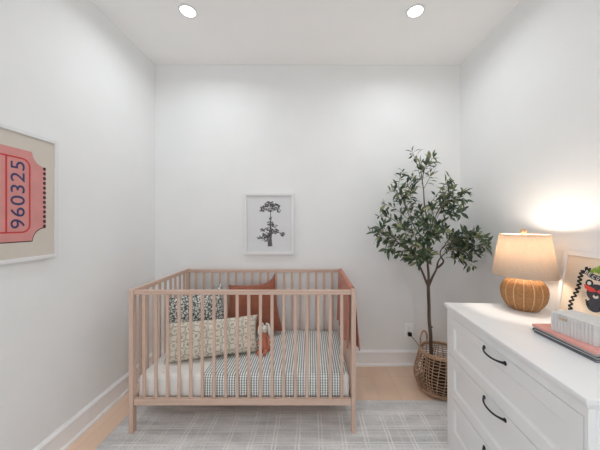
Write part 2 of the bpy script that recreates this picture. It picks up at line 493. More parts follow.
# ------------------------------------------------------------------ mattress + gingham blanket
MX0, MX1, MY0, MY1, MZ0, MZ1 = -1.0655, 0.238, 1.6225, 2.302, 0.1985, 0.335
mat = thing('crib_mattress', 'crib mattress in a white dotted fitted sheet lying inside the crib', 'mattress', ((MX0+MX1)/2, (MY0+MY1)/2, MZ0))
moff = Matrix.Translation((-(MX0+MX1)/2, -(MY0+MY1)/2, -MZ0))
bm = B((MX0+0.004, MY0+0.004, MZ0), (MX1-0.004, MY1-0.004, MZ0+0.03), 0.008)
obj('mattress_core', bm, M['pages'], mat, mw=moff)
def rounded_slab(x0, x1, y0, y1, z0, z1, rc, rt):
    """slab with rounded plan corners (rc) and a rolled top edge (rt), open at the bottom edge"""
    def ring(ins, z):
        pts = []
        for (cx, cy, a0) in ((x1-rc, y1-rc, 0), (x0+rc, y1-rc, 90), (x0+rc, y0+rc, 180), (x1-rc, y0+rc, 270)):
            for k in range(7):
                a = R(a0 + 15*k); rr = max(rc-ins, 0.001)
                pts.append((cx+rr*math.cos(a), cy+rr*math.sin(a), z))
        return pts
    bm = bmesh.new(); rings = []
    for ins, z in [(0.006, z0), (0, z0+0.012), (0, (z0+z1)/2), (0, z1-rt)] + [(rt*(1-math.cos(R(a))), z1-rt+rt*math.sin(R(a))) for a in (22, 45, 67, 90)]:
        rings.append([bm.verts.new(p) for p in ring(ins, z)])
    for A, Bq in zip(rings, rings[1:]):
        n = len(A)
        for k in range(n): bm.faces.new((A[k], A[(k+1) % n], Bq[(k+1) % n], Bq[k]))
    bm.faces.new(rings[-1]); bm.faces.new(rings[0])
    return bm
obj('fitted_sheet', rounded_slab(MX0, MX1, MY0, MY1, MZ0+0.006, MZ1, 0.030, 0.03), M['sheet'], mat, mw=moff, smooth=True)

bm = bmesh.new(); uvl = bm.loops.layers.uv.new('cloth')
GX0, GX1, rt, G = -0.667, 0.236, 0.032, 0.004
prof = [(MY0-G+0.001, 0.2055), (MY0-G, 0.225), (MY0-G, 0.25), (MY0-G, 0.28), (MY0-G, MZ1-rt)]
for a in (15, 30, 45, 60, 75, 90): prof.append((MY0-G + rt*(1-math.cos(R(a))), MZ1-rt + (rt+G)*math.sin(R(a))))
for k in range(1, 26): prof.append((MY0+rt + (MY1-0.006-MY0-rt)*k/25, MZ1+G))
s_acc = [0.0]
for a, b in zip(prof, prof[1:]): s_acc.append(s_acc[-1] + math.hypot(b[0]-a[0], b[1]-a[1]))
NX = 90; rows = []
for (y, z), s in zip(prof, s_acc):
    row = []
    for i in range(NX+1):
        x = GX0 + (GX1-GX0)*i/NX
        w = noise.noise(Vector((x*5, s*4, 3.1)))*0.004 + noise.noise(Vector((x*17, s*9, 7.7)))*0.0016
        dz = 0.0; yy = y; xx = x
        d = GX1 - x                                        # right end rolls over the rounded mattress end
        if d < 0.04: dz -= 0.020*(1-d/0.04)**2
        if d < 0.06 and y < MY0+0.06: yy += 0.028*(1-d/0.06)**2
        onfront = z < MZ1-rt
        if onfront: yy -= 0.0; 
        else: dz += max(w, -0.001) + 0.001
        if s < 0.012: dz += 0.003*math.sin(x*60)
        xx += 0.006*math.sin(s*7)*(1 if i == 0 else max(0, 1-i/6))
        row.append((bm.verts.new((xx, yy, z+dz)), (x, s)))
    rows.append(row)
for A, Bq in zip(rows, rows[1:]):
    for i in range(NX):
        q = (A[i], A[i+1], Bq[i+1], Bq[i]); f = bm.faces.new([x[0] for x in q])
        for lp, x in zip(f.loops, q): lp[uvl].uv = x[1]
gb = obj('gingham_blanket', bm, M['gingham'], smooth=True)
sm = gb.modifiers.new('thickness', 'SOLIDIFY'); sm.thickness = 0.003; sm.offset = -1
tag(gb, 'black and white gingham check blanket spread over right part of the crib mattress', 'blanket')

# ------------------------------------------------------------------ pillows
def pillow(name, W, H, Tk, mtl, foot, yaw, lean, roll, label, pinch=0.06, seed=0, n=34, taper=1.0, ear=0.0):
    bm = bmesh.new(); sides = []
    for sgn in (1, -1):
        g = []
        for j in range(n+1):
            row = []
            for i in range(n+1):
                u, v = -1+2*i/n, -1+2*j/n
                px = W/2*u*(1-pinch*(1-v*v)*abs(u)**3); pz = H/2*v*(1-pinch*(1-u*u)*abs(v)**3)
                t = Tk/2*(max(0, 1-u**4)*max(0, 1-v**4))**0.55
                e = (1-u*u)*(1-v*v)
                t += (noise.noise(Vector((u*2.2+seed, v*2.2, sgn*3.0)))*0.10 + noise.noise(Vector((u*6+seed, v*5, sgn*9.0)))*0.05)*Tk*e**0.5
                px *= 1-(1-taper)*(v+1)/2; pz += ear*max(0, v)**2*max(0, u)**5
                row.append((px, -sgn*t, pz+H/2))
            g.append(row)
        sides.append(g)
    V = {}
    for si, g in enumerate(sides):
        for j in range(n+1):
            for i in range(n+1):
                if si == 1 and (i in (0, n) or j in (0, n)): V[si, j, i] = V[0, j, i]
                else: V[si, j, i] = bm.verts.new(g[j][i])
    for si in (0, 1):
        for j in range(n):
            for i in range(n):
                q = [V[si, j, i], V[si, j, i+1], V[si, j+1, i+1], V[si, j+1, i]]
                bm.faces.new(q)
    o = obj(name, bm, mtl, smooth=True)
    mw = Matrix.Rotation(yaw, 4, 'Z') @ Matrix.Rotation(-lean, 4, 'X') @ Matrix.Rotation(roll, 4, 'Y')
    zmin = min((mw @ v.co).z for v in o.data.vertices)
    o.matrix_world = Matrix.Translation(Vector(foot) - Vector((0, 0, zmin))) @ mw
    return tag(o, label, 'pillow')
ptop = MZ1 + 0.0015
pillow('throw_pillow', 0.42, 0.38, 0.11, M['leafprint'], (-0.848, 2.030, ptop), R(33), R(9), R(-3),
       'square pillow with dark grey and cream leaf print in the crib corner', 0.05, 1.3, taper=0.97, ear=0.055)
pillow('throw_pillow', 0.485, 0.410, 0.115, M['rust_velvet'], (-0.471, 2.185, MZ1+0.007), R(5), R(9), R(-3),
       'large square rust velvet pillow leaning on the rear crib slats', 0.07, 5.1, taper=0.80, ear=0.075)
pillow('lumbar_pillow', 0.615, 0.252, 0.135, M['medallion'], (-0.672, 1.822, MZ1+0.007), R(13.5), R(26), R(-1),
       'long cream lumbar pillow with taupe medallion print in front of other pillows', 0.05, 9.4)

# ------------------------------------------------------------------ bunny doll
dz = MZ1 + 0.010
bun = thing('stuffed_bunny', 'small stuffed bunny in a rust dress sitting at the lumbar pillow end', 'toy', (-0.338, 1.935, dz), R(-6))
bm = bmesh.new(); lathe(bm, [(0.004, 0.125), (0.018, 0.122), (0.022, 0.105), (0.026, 0.075), (0.034, 0.04), (0.042, 0.012), (0.040, 0.004), (0.004, 0.002)], 20, cap=True)
obj('dress', bm, M['toy_rust'], bun, True)
bm = bmesh.new(); ellipsoid(bm, (0, 0, 0.150), (0.026, 0.025, 0.028)); hd = obj('head', bm, M['toy_white'], bun, True)
bm = bmesh.new()
for s in (-1, 1): ellipsoid(bm, (s*0.011, -0.026, 0.157), (0.0028, 0.002, 0.0032))
ellipsoid(bm, (0, -0.028, 0.148), (0.003, 0.002, 0.002)); obj('face', bm, M['toy_dark'], hd, True)
for s in (-1, 1):
    bm = bmesh.new(); tube(bm, [(s*0.010, 0, 0.178), (s*0.016, -0.004, 0.192), (s*0.028, -0.010, 0.190), (s*0.036, -0.014, 0.165), (s*0.040, -0.016, 0.130), (s*0.040, -0.017, 0.112)], [0.006, 0.008, 0.009, 0.010, 0.010, 0.005], 10)
    obj('ear', bm, M['toy_white'], hd, True)
    bm = bmesh.new(); tube(bm, [(s*0.018, -0.006, 0.112), (s*0.032, -0.016, 0.088), (s*0.038, -0.028, 0.062), (s*0.036, -0.034, 0.050)], [0.009, 0.009, 0.009, 0.008], 10)
    obj('arm', bm, M['toy_rust'], bun, True)
    bm = bmesh.new(); tube(bm, [(s*0.018, -0.016, 0.016), (s*0.022, -0.050, 0.014), (s*0.024, -0.084, 0.013)], [0.012, 0.011, 0.011], 10)
    ellipsoid(bm, (s*0.024, -0.094, 0.018), (0.011, 0.010, 0.016)); obj('leg', bm, M['toy_rust'], bun, True)

# ------------------------------------------------------------------ muslin over the right end rail
bm = bmesh.new(); xr0, xr1 = CX1-0.0025-RD, CX1-0.0025
g = 0.004; path = []
zi, zo = 0.435, 0.480
NI = 22
for k in range(NI): path.append(('in', zi + (0.855-zi)*k/(NI-1)))
for a in (30, 60, 90, 120, 150): path.append(('top', a))
for k in range(NI): path.append(('out', 0.855 - (0.855-zo)*k/(NI-1)))
ys = [CY0+PD+0.012 + (CY1-CY0-2*PD-0.020)*k/44 for k in range(45)]
rows = []
for kind, p in path:
    row = []
    for j, y in enumerate(ys):
        tt = j/44
        f = 0.5+0.5*math.sin(tt*26 + 0.8*math.sin(tt*9)) 
        if kind == 'in':
            h = (0.855-p)/(0.855-zi); z = p
            if True: z = 0.855 - (0.855-p)*(0.86 + 0.14*tt + 0.015*math.sin(tt*26))
            x = xr0 - g - 0.016*h*f - 0.002
        elif kind == 'out':
            h = (0.855-p)/(0.855-zo); z = 0.855 - (0.855-p)*(1.0 - 0.06*tt + 0.012*math.sin(tt*24))
            x = xr1 + g + 0.022*h*f + 0.014*h
        else:
            a = R(p); c = (xr0+xr1)/2; x = c - (RD/2+g)*math.cos(a); z = 0.857 + 0.019*math.sin(a)
        row.append(bm.verts.new((x, y, z)))
    rows.append(row)
for A, Bq in zip(rows, rows[1:]):
    for j in range(44): bm.faces.new((A[j], A[j+1], Bq[j+1], Bq[j]))
mb = obj('muslin_blanket', bm, M['rust_muslin'], smooth=True)
sm = mb.modifiers.new('thickness', 'SOLIDIFY'); sm.thickness = 0.0025; sm.offset = 0
tag(mb, 'thin terracotta muslin blanket draped over the right end rail of the crib', 'blanket')

# ------------------------------------------------------------------ picture frames
def frame_bm(w, h, bw, d, rab):
    """frame in local x (width), z (height), front towards -y, back at y=0"""
    bm = bmesh.new()
    for lo, hi in (((-w/2, -d, 0), (-w/2+bw, 0, h)), ((w/2-bw, -d, 0), (w/2, 0, h)), ((-w/2+bw, -d, 0), (w/2-bw, 0, bw)), ((-w/2+bw, -d, h-bw), (w/2-bw, 0, h))):
        box(bm, lo, hi, 0.0015, 0, 1)
    return bm

# ---- tree drawing on the back wall
tw, th = 0.443, 0.548
pic = thing('framed_tree_print', 'white framed grey drawing of a tree hanging on the back wall', 'picture', (-0.3715, YB-0.0005, 0.989))
obj('frame', frame_bm(tw, th, 0.024, 0.026, 0), M['white_frame'], pic)
obj('print', B((-tw/2+0.02, -0.014, 0.02), (tw/2-0.02, -0.002, th-0.02)), M['paper'], pic)
rnd = random.Random(3)
to3 = lambda u, v, w: (u, -0.014-w, v)
bm = bmesh.new()
def px2(cx, cy): return ((cx-201)/6.0*0.00887, (415-cy)/6.0*0.00887)      # drawing laid out on its paper
lay = 0
def blob(cx, cy, rx, ry, n, sz):
    global lay
    for _ in range(int(n*1.3)):
        a = rnd.uniform(0, 6.283); q = math.sqrt(rnd.random())
        u, v = px2(cx+rx*q*math.cos(a), cy+ry*q*math.sin(a)); s = sz*rnd.uniform(0.6, 1.45); k = rnd.randint(5, 8); a0 = rnd.uniform(0, 6)
        pts = [(u+s*rnd.uniform(0.55, 1)*math.cos(a0+6.283*i/k), v+s*rnd.uniform(0.4, 0.8)*math.sin(a0+6.283*i/k)) for i in range(k)]
        lay += 1; w = 0.0003 + 0.0000012*lay
        plate(bm, pts, 0.0001, w, to3, rnd.choice((0, 0, 1, 1, 2)))
for a in ((205, 112, 30, 18, 60, 0.0085), (170, 135, 22, 14, 26, 0.008), (240, 130, 26, 20, 40, 0.008), (160, 150, 14, 9, 14, 0.007), (258, 152, 12, 9, 12, 0.007), (210, 145, 22, 12, 20, 0.006),
          (210, 196, 9, 10, 10, 0.006), (208, 228, 20, 14, 34, 0.007), (235, 243, 16, 9, 18, 0.006), (162, 268, 16, 9, 16, 0.007), (200, 262, 24, 14, 24, 0.006), (228, 275, 34, 16, 44, 0.008),
          (185, 300, 26, 18, 50, 0.008), (142, 312, 16, 9, 18, 0.007), (282, 292, 16, 11, 22, 0.008), (180, 325, 22, 12, 24, 0.007)): blob(*a)
for pts, w in (([(210, 365), (207, 320), (212, 280), (208, 240), (210, 190), (208, 150), (207, 115)], [0.030, 0.026, 0.018, 0.012, 0.007, 0.006, 0.004]),
               ([(209, 160), (185, 150), (165, 140)], 0.003), ([(209, 160), (235, 148), (250, 138)], 0.003), ([(210, 290), (245, 275), (280, 290)], 0.005), ([(207, 300), (170, 305), (145, 312)], 0.004), ([(198, 366), (196, 330)], 0.016)):
    strip(bm, [px2(*p) for p in pts], w, 0.0001, 0.00035, to3, 1)
obj('tree_drawing', bm, [M['ink_grey0'], M['ink_grey1'], M['ink_grey2']], pic)

# ---- ticket print on the left wall; local x runs to the viewer's right = +Y
fY0, fY1, fz0, fz1 = 0.600, 1.438, 1.086, 1.711
pic = thing('framed_ticket_print', 'white framed poster of a giant pink ticket on the left wall', 'picture', (XL+0.0005, (fY0+fY1)/2, fz0), R(90))
W_, H_ = fY1-fY0, fz1-fz0
obj('frame', frame_bm(W_, H_, 0.018, 0.026, 0), M['white_frame'], pic)
obj('print', B((-W_/2+0.015, -0.018, 0.015), (W_/2-0.015, -0.002, H_-0.015)), M['beige_paper'], pic)
cY = (fY0+fY1)/2
def tk(Y, z): return (Y-cY, z-fz0)
def ticket_outline(y0, y1, z0, z1, r):
    pts = []
    for (cx, cz, a0, a1) in ((y1, z0, 180, 90), (y1, z1, 270, 180), (y0, z1, 360, 270), (y0, z0, 90, 0)):
        for k in range(9):
            a = R(a0+(a1-a0)*k/8); pts.append(tk(cx+r*math.cos(a), cz+r*math.sin(a)))
    return pts
to3 = lambda u, v, w: (u, -0.018-w, v)
bm = bmesh.new()
ty0, ty1, tz0, tz1 = 0.660, 1.374, 1.183, 1.620
plate(bm, ticket_outline(ty0, ty1, tz0, tz1, 0.066), 0.0, 0.0008, to3, 0)
lower = [tk(ty1+0.066*math.cos(R(180-90*k/8)) , tz0-0.002+0.066*math.sin(R(180-90*k/8))) for k in range(8, -1, -1)] + [tk(ty0+0.066*math.cos(R(90-90*k/8)), tz0-0.002+0.066*math.sin(R(90-90*k/8))) for k in range(8, -1, -1)]
strip(bm, lower, 0.006, 0.0, 0.0006, to3, 2)
# red rounded border line and upright bar
def rr_line(y0, y1, z0, z1, r, w, mi):
    pts = []
    for (cx, cz, a0) in ((y1-r, z1-r, 0), (y0+r, z1-r, 90), (y0+r, z0+r, 180), (y1-r, z0+r, 270)):
        for k in range(7):
            a = R(a0+15*k); pts.append(tk(cx+r*math.cos(a), cz+r*math.sin(a)))
    pts.append(pts[0]); strip(bm, pts, w, 0.0002, 0.0012, to3, mi)
rr_line(ty0+0.078, ty1-0.078, tz0+0.043, tz1-0.043, 0.035, 0.0075, 1)
for Y in (1.196, 0.838): strip(bm, [tk(Y, tz0+0.043), tk(Y, tz1-0.043)], 0.0075, 0.0002, 0.0012, to3, 1)
# perforated ends
for Y, s in ((ty1, 1), (ty0, -1)):
    for k in range(13):
        z = 1.254 + 0.0245*k
        plate(bm, circle2(*tk(Y-s*0.006, z), 0.0085, 10), 0.0003, 0.0013, to3, 2)
        plate(bm, [tk(Y+s*0.004, z+0.006), tk(Y-s*0.001, z), tk(Y+s*0.004, z-0.006)], 0.0003, 0.0014, to3, 3)
obj('ticket_artwork', bm, [M['ticket_pink'], M['ticket_red'], M['ticket_brown'], M['beige_paper']], pic)
for Y in (1.243, 0.792):
    u, v = tk(Y, 1.402)
    # reads upwards: text x -> +z, text y -> towards the left
    mw = Matrix.Translation((u, -0.0194, v)) @ Matrix(((0, -1, 0, 0), (0, 0, -1, 0), (1, 0, 0, 0), (0, 0, 0, 1)))
    text_mesh('ticket_number', '960325', 0.08, M['ticket_navy'], pic, mw, 0.0004, 0.315, 0.060)

# ------------------------------------------------------------------ outlet, cord
ot = thing('wall_outlet', 'white wall outlet plate on the back wall above the baseboard', 'outlet', (at(408.8, 330.5, YB).x, YB, at(408.8, 330.5, YB).z))
obj('cover_plate', B((-0.038, -0.007, -0.062), (0.038, 0.0, 0.062), 0.003), M['outlet'], ot)
bm = bmesh.new()
bm.free()
for z in (0.024, -0.024):
    bm = bmesh.new(); box(bm, (-0.016, -0.0075, z-0.017), (0.016, -0.005, z+0.017), 0.001, 0, 1)
    for x in (-0.006, 0.006): box(bm, (x-0.001, -0.0079, z-0.004), (x+0.001, -0.007, z+0.006), 0, 1)
    obj('socket', bm, [M['outlet'], M['slot']], ot)
px_ = ot.location.x; pz_ = ot.location.z - 0.024
cd = thing('power_cord', 'thin dark power cord with black plug in the wall outlet', 'cord', (px_, YB-0.008, pz_))
bm = bmesh.new(); box(bm, (-0.016, -0.030, -0.016), (0.016, 0.0, 0.016), 0.006); obj('plug', bm, M['black_plastic'], cd)
bm = bmesh.new()
pts = [(0, -0.024, -0.008), (0.03, -0.03, -0.035), (0.08, -0.028, -0.10), (0.13, -0.028, -0.19), (0.18, -0.032, -0.27), (0.24, -0.036, 0.006-pz_), (0.30, -0.04, 0.004-pz_), (0.37, -0.06, 0.004-pz_), (0.425, -0.35, 0.004-pz_), (0.43, -0.6, 0.004-pz_)]
def smooth_path(p, n=8):
    out = []; p = [Vector(x) for x in p]
    for i in range(len(p)-1):
        a, b, c, d = p[max(0, i-1)], p[i], p[i+1], p[min(len(p)-1, i+2)]
        for k in range(n):
            t = k/n
            out.append(0.5*((2*b)+(c-a)*t+(2*a-5*b+4*c-d)*t*t+(3*b-a-3*c+d)*t**3))
    out.append(p[-1]); return out
tube(bm, smooth_path(pts), 0.0028, 6); obj('cable', bm, M['cord'], cd)

# ------------------------------------------------------------------ basket
BX, BY = 0.985, 2.025
bk = thing('woven_basket', 'open weave seagrass basket with loop handles holding the olive tree', 'basket', (BX, BY, 0))
prof = [(0.122, 0.006), (0.150, 0.020), (0.170, 0.050), (0.181, 0.085), (0.184, 0.115), (0.180, 0.150), (0.170, 0.190), (0.157, 0.235), (0.147, 0.275), (0.142, 0.300)]
def rad_at(z):
    for (r0, z0), (r1, z1) in zip(prof, prof[1:]):
        if z0 <= z <= z1: return r0+(r1-r0)*(z-z0)/(z1-z0)
    return prof[-1][0]
bm = bmesh.new(); NS = 34
for k in range(NS):
    a = 2*math.pi*k/NS
    pts = [Vector(((rad_at(z))*math.cos(a+0.10*math.sin(z*9+k)), (rad_at(z))*math.sin(a+0.10*math.sin(z*9+k)), z)) for z in [0.010+0.29*i/12 for i in range(13)]]
    tube(bm, pts, 0.0033, 5)
for k in range(14):
    z = 0.022+0.0205*k; r = rad_at(z)+0.003
    tube(bm, [(r*math.cos(2*math.pi*i/48), r*math.sin(2*math.pi*i/48), z+0.003*math.sin(i*1.7+k)) for i in range(48)], 0.0031, 5, True)
obj('woven_body', bm, M['basket'], bk)
bm = bmesh.new()
for z, r, rr in ((0.300, 0.142, 0.009), (0.288, 0.145, 0.007)):
    tube(bm, [(r*math.cos(2*math.pi*i/60), r*math.sin(2*math.pi*i/60), z) for i in range(60)], [rr*(1+0.10*(i % 2)) for i in range(60)], 8, True)
obj('rim', bm, M['basket'], bk)
bm = bmesh.new()
for z, r, rr in ((0.008, 0.126, 0.008), (0.020, 0.149, 0.008), (0.034, 0.162, 0.007)):
    tube(bm, [(r*math.cos(2*math.pi*i/60), r*math.sin(2*math.pi*i/60), z) for i in range(60)], [rr*(1+0.10*(i % 2)) for i in range(60)], 8, True)
lathe(bm, [(0.001, 0.002), (0.128, 0.002), (0.128, 0.010), (0.001, 0.010)], 40)
obj('base', bm, M['basket'], bk)
for ang in (117, -63):
    a = R(ang); c = Vector((0.142*math.cos(a), 0.142*math.sin(a), 0.0)); t = Vector((-math.sin(a), math.cos(a), 0)); nrm = Vector((math.cos(a), math.sin(a), 0))
    bm = bmesh.new()
    pts = []
    for i in range(21):
        b = R(-25 + 230*i/20)
        pts.append(c + t*0.040*math.cos(b)*(1 if math.sin(b) > 0 else 0.92) + nrm*0.006 + Vector((0, 0, 0.318 + 0.075*max(math.sin(b), -0.5))))
    tube(bm, pts, 0.0075, 8); obj('handle', bm, M['basket'], bk)

# ------------------------------------------------------------------ olive tree
TX, TY = at(431, 350, BY).x, BY
tree = thing('olive_tree', 'slender artificial olive tree with green leaves standing in the woven basket', 'plant', (BX, BY, 0.012))
toff = Matrix.Translation((-BX, -BY, -0.012))
bm = bmesh.new(); lathe(bm, [(0.001, 0.0125), (0.105, 0.0125), (0.122, 0.175), (0.128, 0.178), (0.128, 0.188), (0.118, 0.188), (0.116, 0.170), (0.001, 0.168)], 40)
for v in bm.verts: v.co.x += BX; v.co.y += BY
obj('nursery_pot', bm, M['pot'], tree, mw=toff)
bm = bmesh.new(); lathe(bm, [(0.001, 0.180), (0.06, 0.179), (0.117, 0.174), (0.117, 0.165), (0.001, 0.165)], 32)
for v in bm.verts: v.co.x += BX; v.co.y += BY; v.co.z += 0.004*noise.noise(v.co*40)
obj('soil', bm, M['soil'], tree, mw=toff)
def P(px, py, d=0.0): return at(px, py, 2.04+d)
def pathP(l): return smooth_path([P(*x) for x in l], 6)
bm = bmesh.new()
tr = pathP([(432, 368), (430.8, 345), (430.6, 335), (429.2, 320), (429, 305), (428.5, 294), (428.3, 285)])
tube(bm, tr, [0.0140 - 0.0025*i/len(tr) for i in range(len(tr))], 10)
ellipsoid(bm, P(431.2, 327), (0.012, 0.011, 0.008))
obj('trunk', bm, M['trunk'], tree, mw=toff)
stems = {
 'L': [(428.3, 287), (424, 276), (419.5, 266), (414, 256, -.03), (405, 247, -.06), (394, 240, -.08)],
 'M': [(428.3, 287), (428.6, 275), (427.6, 262), (427.5, 245, .02), (427.5, 225, .03), (424.5, 205, .03), (423.5, 190, .02), (421, 172, .02)],
 'R': [(428.3, 287), (432.5, 277), (436.5, 269), (438, 262, .03), (442, 256, .05), (448, 251, .08)],
 'K': [(437, 268), (441, 265, -.02), (443.5, 261, -.04), (440.5, 256, -.05), (441, 250, -.08), (448, 244, -.12)],
 'N': [(427.5, 240, .02), (433, 222, -.04), (440, 208, -.08), (446, 196, -.10)],
 'Q': [(427.6, 255), (421, 238, .07), (411, 220, .10), (403, 200, .12)],
}
stem_r = {'L': 0.0085, 'M': 0.009, 'R': 0.0085, 'K': 0.007, 'N': 0.0045, 'Q': 0.0045}
for k, l in stems.items():
    bm = bmesh.new(); p = pathP(l); n = len(p)
    tube(bm, p, [max(0.002, 1.2*stem_r[k]*(1-0.72*i/n)) for i in range(n)], 8); obj('branch', bm, M['trunk'], tree, mw=toff)
# sprays: from, to, depth offsets, number of leaves
sprays = [
 ((421, 180), (412, 151), .02, .00, 12), ((422, 178), (434, 157), .02, -.06, 24), ((422, 184), (421, 162), .02, .05, 13), ((423, 190), (431, 166), .02, .03, 14),
 ((405, 206), (402, 171), .11, .08, 20), ((406, 206), (389, 190), .11, .04, 18), ((412, 210), (407, 182), .08, -.05, 26), ((408, 214), (412, 176), .1, .12, 22), ((412, 222), (398, 197), .1, .0, 24),
 ((424, 212), (451, 177), .03, .06, 13), ((436, 214), (453, 186), -.05, -.14, 22), ((442, 206), (466, 190), -.08, -.05, 24), ((443, 205), (464, 199), -.08, -.16, 18), ((438, 214), (462, 213), -.06, .05, 26), ((437, 218), (455, 207), -.06, .13, 24),
 ((444, 210), (449, 184), -.08, .02, 20), ((440, 212), (446, 198), .0, -.1, 20), ((444, 220), (466, 209), .0, -.1, 14),
 ((413, 224), (384, 204), .1, .05, 16), ((410, 232), (379, 216), .02, -.06, 22), ((402, 244), (370, 231), -.06, -.02, 26), ((398, 242), (380, 228), -.07, -.16, 22), ((400, 244), (386, 251), -.07, -.12, 16),
 ((398, 240), (376, 240), -.07, .06, 14), ((414, 232), (398, 222), .04, .12, 22), ((408, 246), (392, 238), -.05, .08, 22), ((416, 252), (398, 253), .0, -.14, 16), ((420, 236), (402, 228), .0, -.15, 26),
 ((426, 236), (414, 216), .03, -.12, 28), ((428, 228), (431, 206), .03, -.16, 26), ((427, 246), (418, 232), .02, -.2, 30), ((428, 250), (437, 232), .02, -.16, 30), ((426, 258), (412, 258), .02, -.18, 28),
 ((427, 258), (424, 248), .02, -.22, 26), ((430, 262), (428, 252), .0, -.18, 22), ((418, 262), (404, 254), -.02, .1, 22), ((428, 234), (441, 222), .03, .14, 26), ((426, 232), (420, 208), .03, .15, 24),
 ((424, 260), (420, 262), .0, -.1, 16), ((428, 240), (425, 222), 0, -.2, 30), ((422, 250), (408, 242), 0, -.16, 28), ((434, 244), (446, 228), 0, -.15, 24),
 ((444, 254), (470, 240), .06, .02, 28), ((446, 250), (478, 231), .02, -.14, 28), ((447, 250), (490, 245), -.02, -.24, 34), ((448, 246), (485, 238), -.1, -.22, 30), ((450, 250), (480, 254), .0, -.17, 26),
 ((452, 252), (474, 267), .04, -.08, 20), ((446, 246), (466, 232), -.1, -.18, 24), ((444, 252), (458, 244), .05, .16, 22), ((448, 248), (470, 254), -.1, -.18, 22), ((442, 248), (455, 234), -.08, .04, 24),
 ((450, 252), (468, 246), .06, .12, 22), ((446, 258), (460, 258), .05, .1, 10),
]
rl = random.Random(11)
twb = bmesh.new(); lfb = bmesh.new()
def leaf(base, d, L, W, mi):
    d = d.normalized()
    side = d.cross(Vector((rl.uniform(-.6, .6), rl.uniform(-1, .2), rl.uniform(.3, 1)))).normalized()
    nrm = side.cross(d).normalized()
    sec = [(0.0, 0.10, 0.0), (0.22, 0.72, 0.02), (0.48, 1.0, 0.05), (0.75, 0.66, 0.03), (1.0, 0.05, -0.05)]
    th = 0.0007; rr = []
    for t, w, hgt in sec:
        c = base + d*L*t + nrm*hgt*L
        e = side*W*0.5*w
        rr.append((lfb.verts.new(c-e+nrm*W*0.10*w), lfb.verts.new(c), lfb.verts.new(c+e+nrm*W*0.10*w)))
    for A, Bq in zip(rr, rr[1:]):
        for k in (0, 1):
            f = lfb.faces.new((A[k], A[k+1], Bq[k+1], Bq[k])); f.material_index = mi; f.smooth = True
YMAX = YB - 0.05
for (a, b, d0, d1, n) in sprays:
    p0, p1 = P(a[0], a[1], d0), P(b[0], b[1], d1)
    L = (p1-p0).length; mid = (p0+p1)/2 + Vector((rl.uniform(-.12, .12)*L, rl.uniform(-.1, .1)*L, rl.uniform(0.02, .14)*L))
    p = smooth_path([p0, mid, p1], 8)
    tube(twb, p, [0.0024-0.0014*i/len(p) for i in range(len(p))], 5)
    n = int(n*1.15)
    for i in range(n):
        t = 0.24 + 0.76*(i+rl.random()*0.6)/n; j = min(len(p)-2, int(t*(len(p)-1)))
        c = p[j].lerp(p[j+1], t*(len(p)-1)-j) if j < len(p)-1 else p[-1]
        ax = (p[j+1]-p[j]).normalized()
        rv = Vector((rl.gauss(0, 1), rl.gauss(0, 1), rl.gauss(0, 1))); rv = (rv - ax*rv.dot(ax)).normalized()
        d = ax*rl.uniform(0.0, 0.9) + rv*rl.uniform(0.5, 1.0) + Vector((0, 0, rl.uniform(-.55, .45)))
        LL = rl.uniform(0.042, 0.074)*(0.85 if t > 0.9 else 1)
        if c.y + d.normalized().y*LL > YMAX: d.y = -abs(d.y)
        c2 = c + rv*rl.uniform(0.0, 0.022) + ax*rl.uniform(-.004, .008)
        if t < 0.9 and (c2-c).length > 0.006: tube(twb, [c, c2], 0.0007, 4)
        else: c2 = c
        leaf(c2, d, LL, LL*rl.uniform(0.28, 0.42), rl.choices((0, 1, 2), (0.46, 0.37, 0.17))[0])
for bmx in (twb, lfb):
    for v in bmx.verts:
        if v.co.y > YB-0.02: v.co.y = YB-0.02
        if v.co.x > XR-0.012: v.co.x = XR-0.012
obj('twigs', twb, M['twig'], tree, mw=toff)
obj('foliage', lfb, [M['leaf_a'], M['leaf_b'], M['leaf_c']], tree, mw=toff)

# ------------------------------------------------------------------ dresser
th_ = R(3.4); O = Vector((0.784, 1.525, RZ))
dr = thing('white_dresser', 'white painted dresser with panelled drawers and black pulls against right wall', 'dresser', O, math.atan2(-math.cos(th_), -math.sin(th_)))
L, D, H = 0.824, 0.500, 0.81-RZ
bm = bmesh.new()
t_ = 0.02
box(bm, (0, 0.020, 0), (t_, D, H-0.022), 0.001); box(bm, (L-t_, 0.020, 0), (L, D, H-0.022), 0.001)
box(bm, (t_, D-0.01, 0.05), (L-t_, D, H-0.022)); box(bm, (t_, 0.025, 0.055), (L-t_, D-0.01, 0.068))
# face frame
sw = 0.030; sr = 0.014; rows_ = [(0.532, 0.746), (0.312, 0.526), (0.088, 0.306)]
rows_ = [(a-RZ, b-RZ) for a, b in rows_]
box(bm, (0, 0, 0), (sw-0.002, 0.020, H-0.022), 0.0015); box(bm, (L-sr+0.002, 0, 0), (L, 0.020, H-0.022), 0.0015)
box(bm, (sw-0.002, 0.001, rows_[0][1]+0.002), (L-sr+0.002, 0.020, H-0.022)); box(bm, (sw-0.002, 0.001, 0), (L-sr+0.002, 0.020, rows_[2][0]-0.002))
box(bm, (sw-0.002, 0.004, rows_[1][1]+0.002), (L-sr+0.002, 0.020, rows_[0][0]-0.002)); box(bm, (sw-0.002, 0.004, rows_[2][1]+0.002), (L-sr+0.002, 0.020, rows_[1][0]-0.002))
obj('carcass', bm, M['white_lacquer'], dr)
bm = bmesh.new()
box(bm, (-0.012, -0.014, H-0.018), (L+0.012, D+0.004, H), 0.004); box(bm, (-0.006, -0.008, H-0.028), (L+0.006, D, H-0.017), 0.003)
obj('top', bm, M['white_lacquer'], dr)
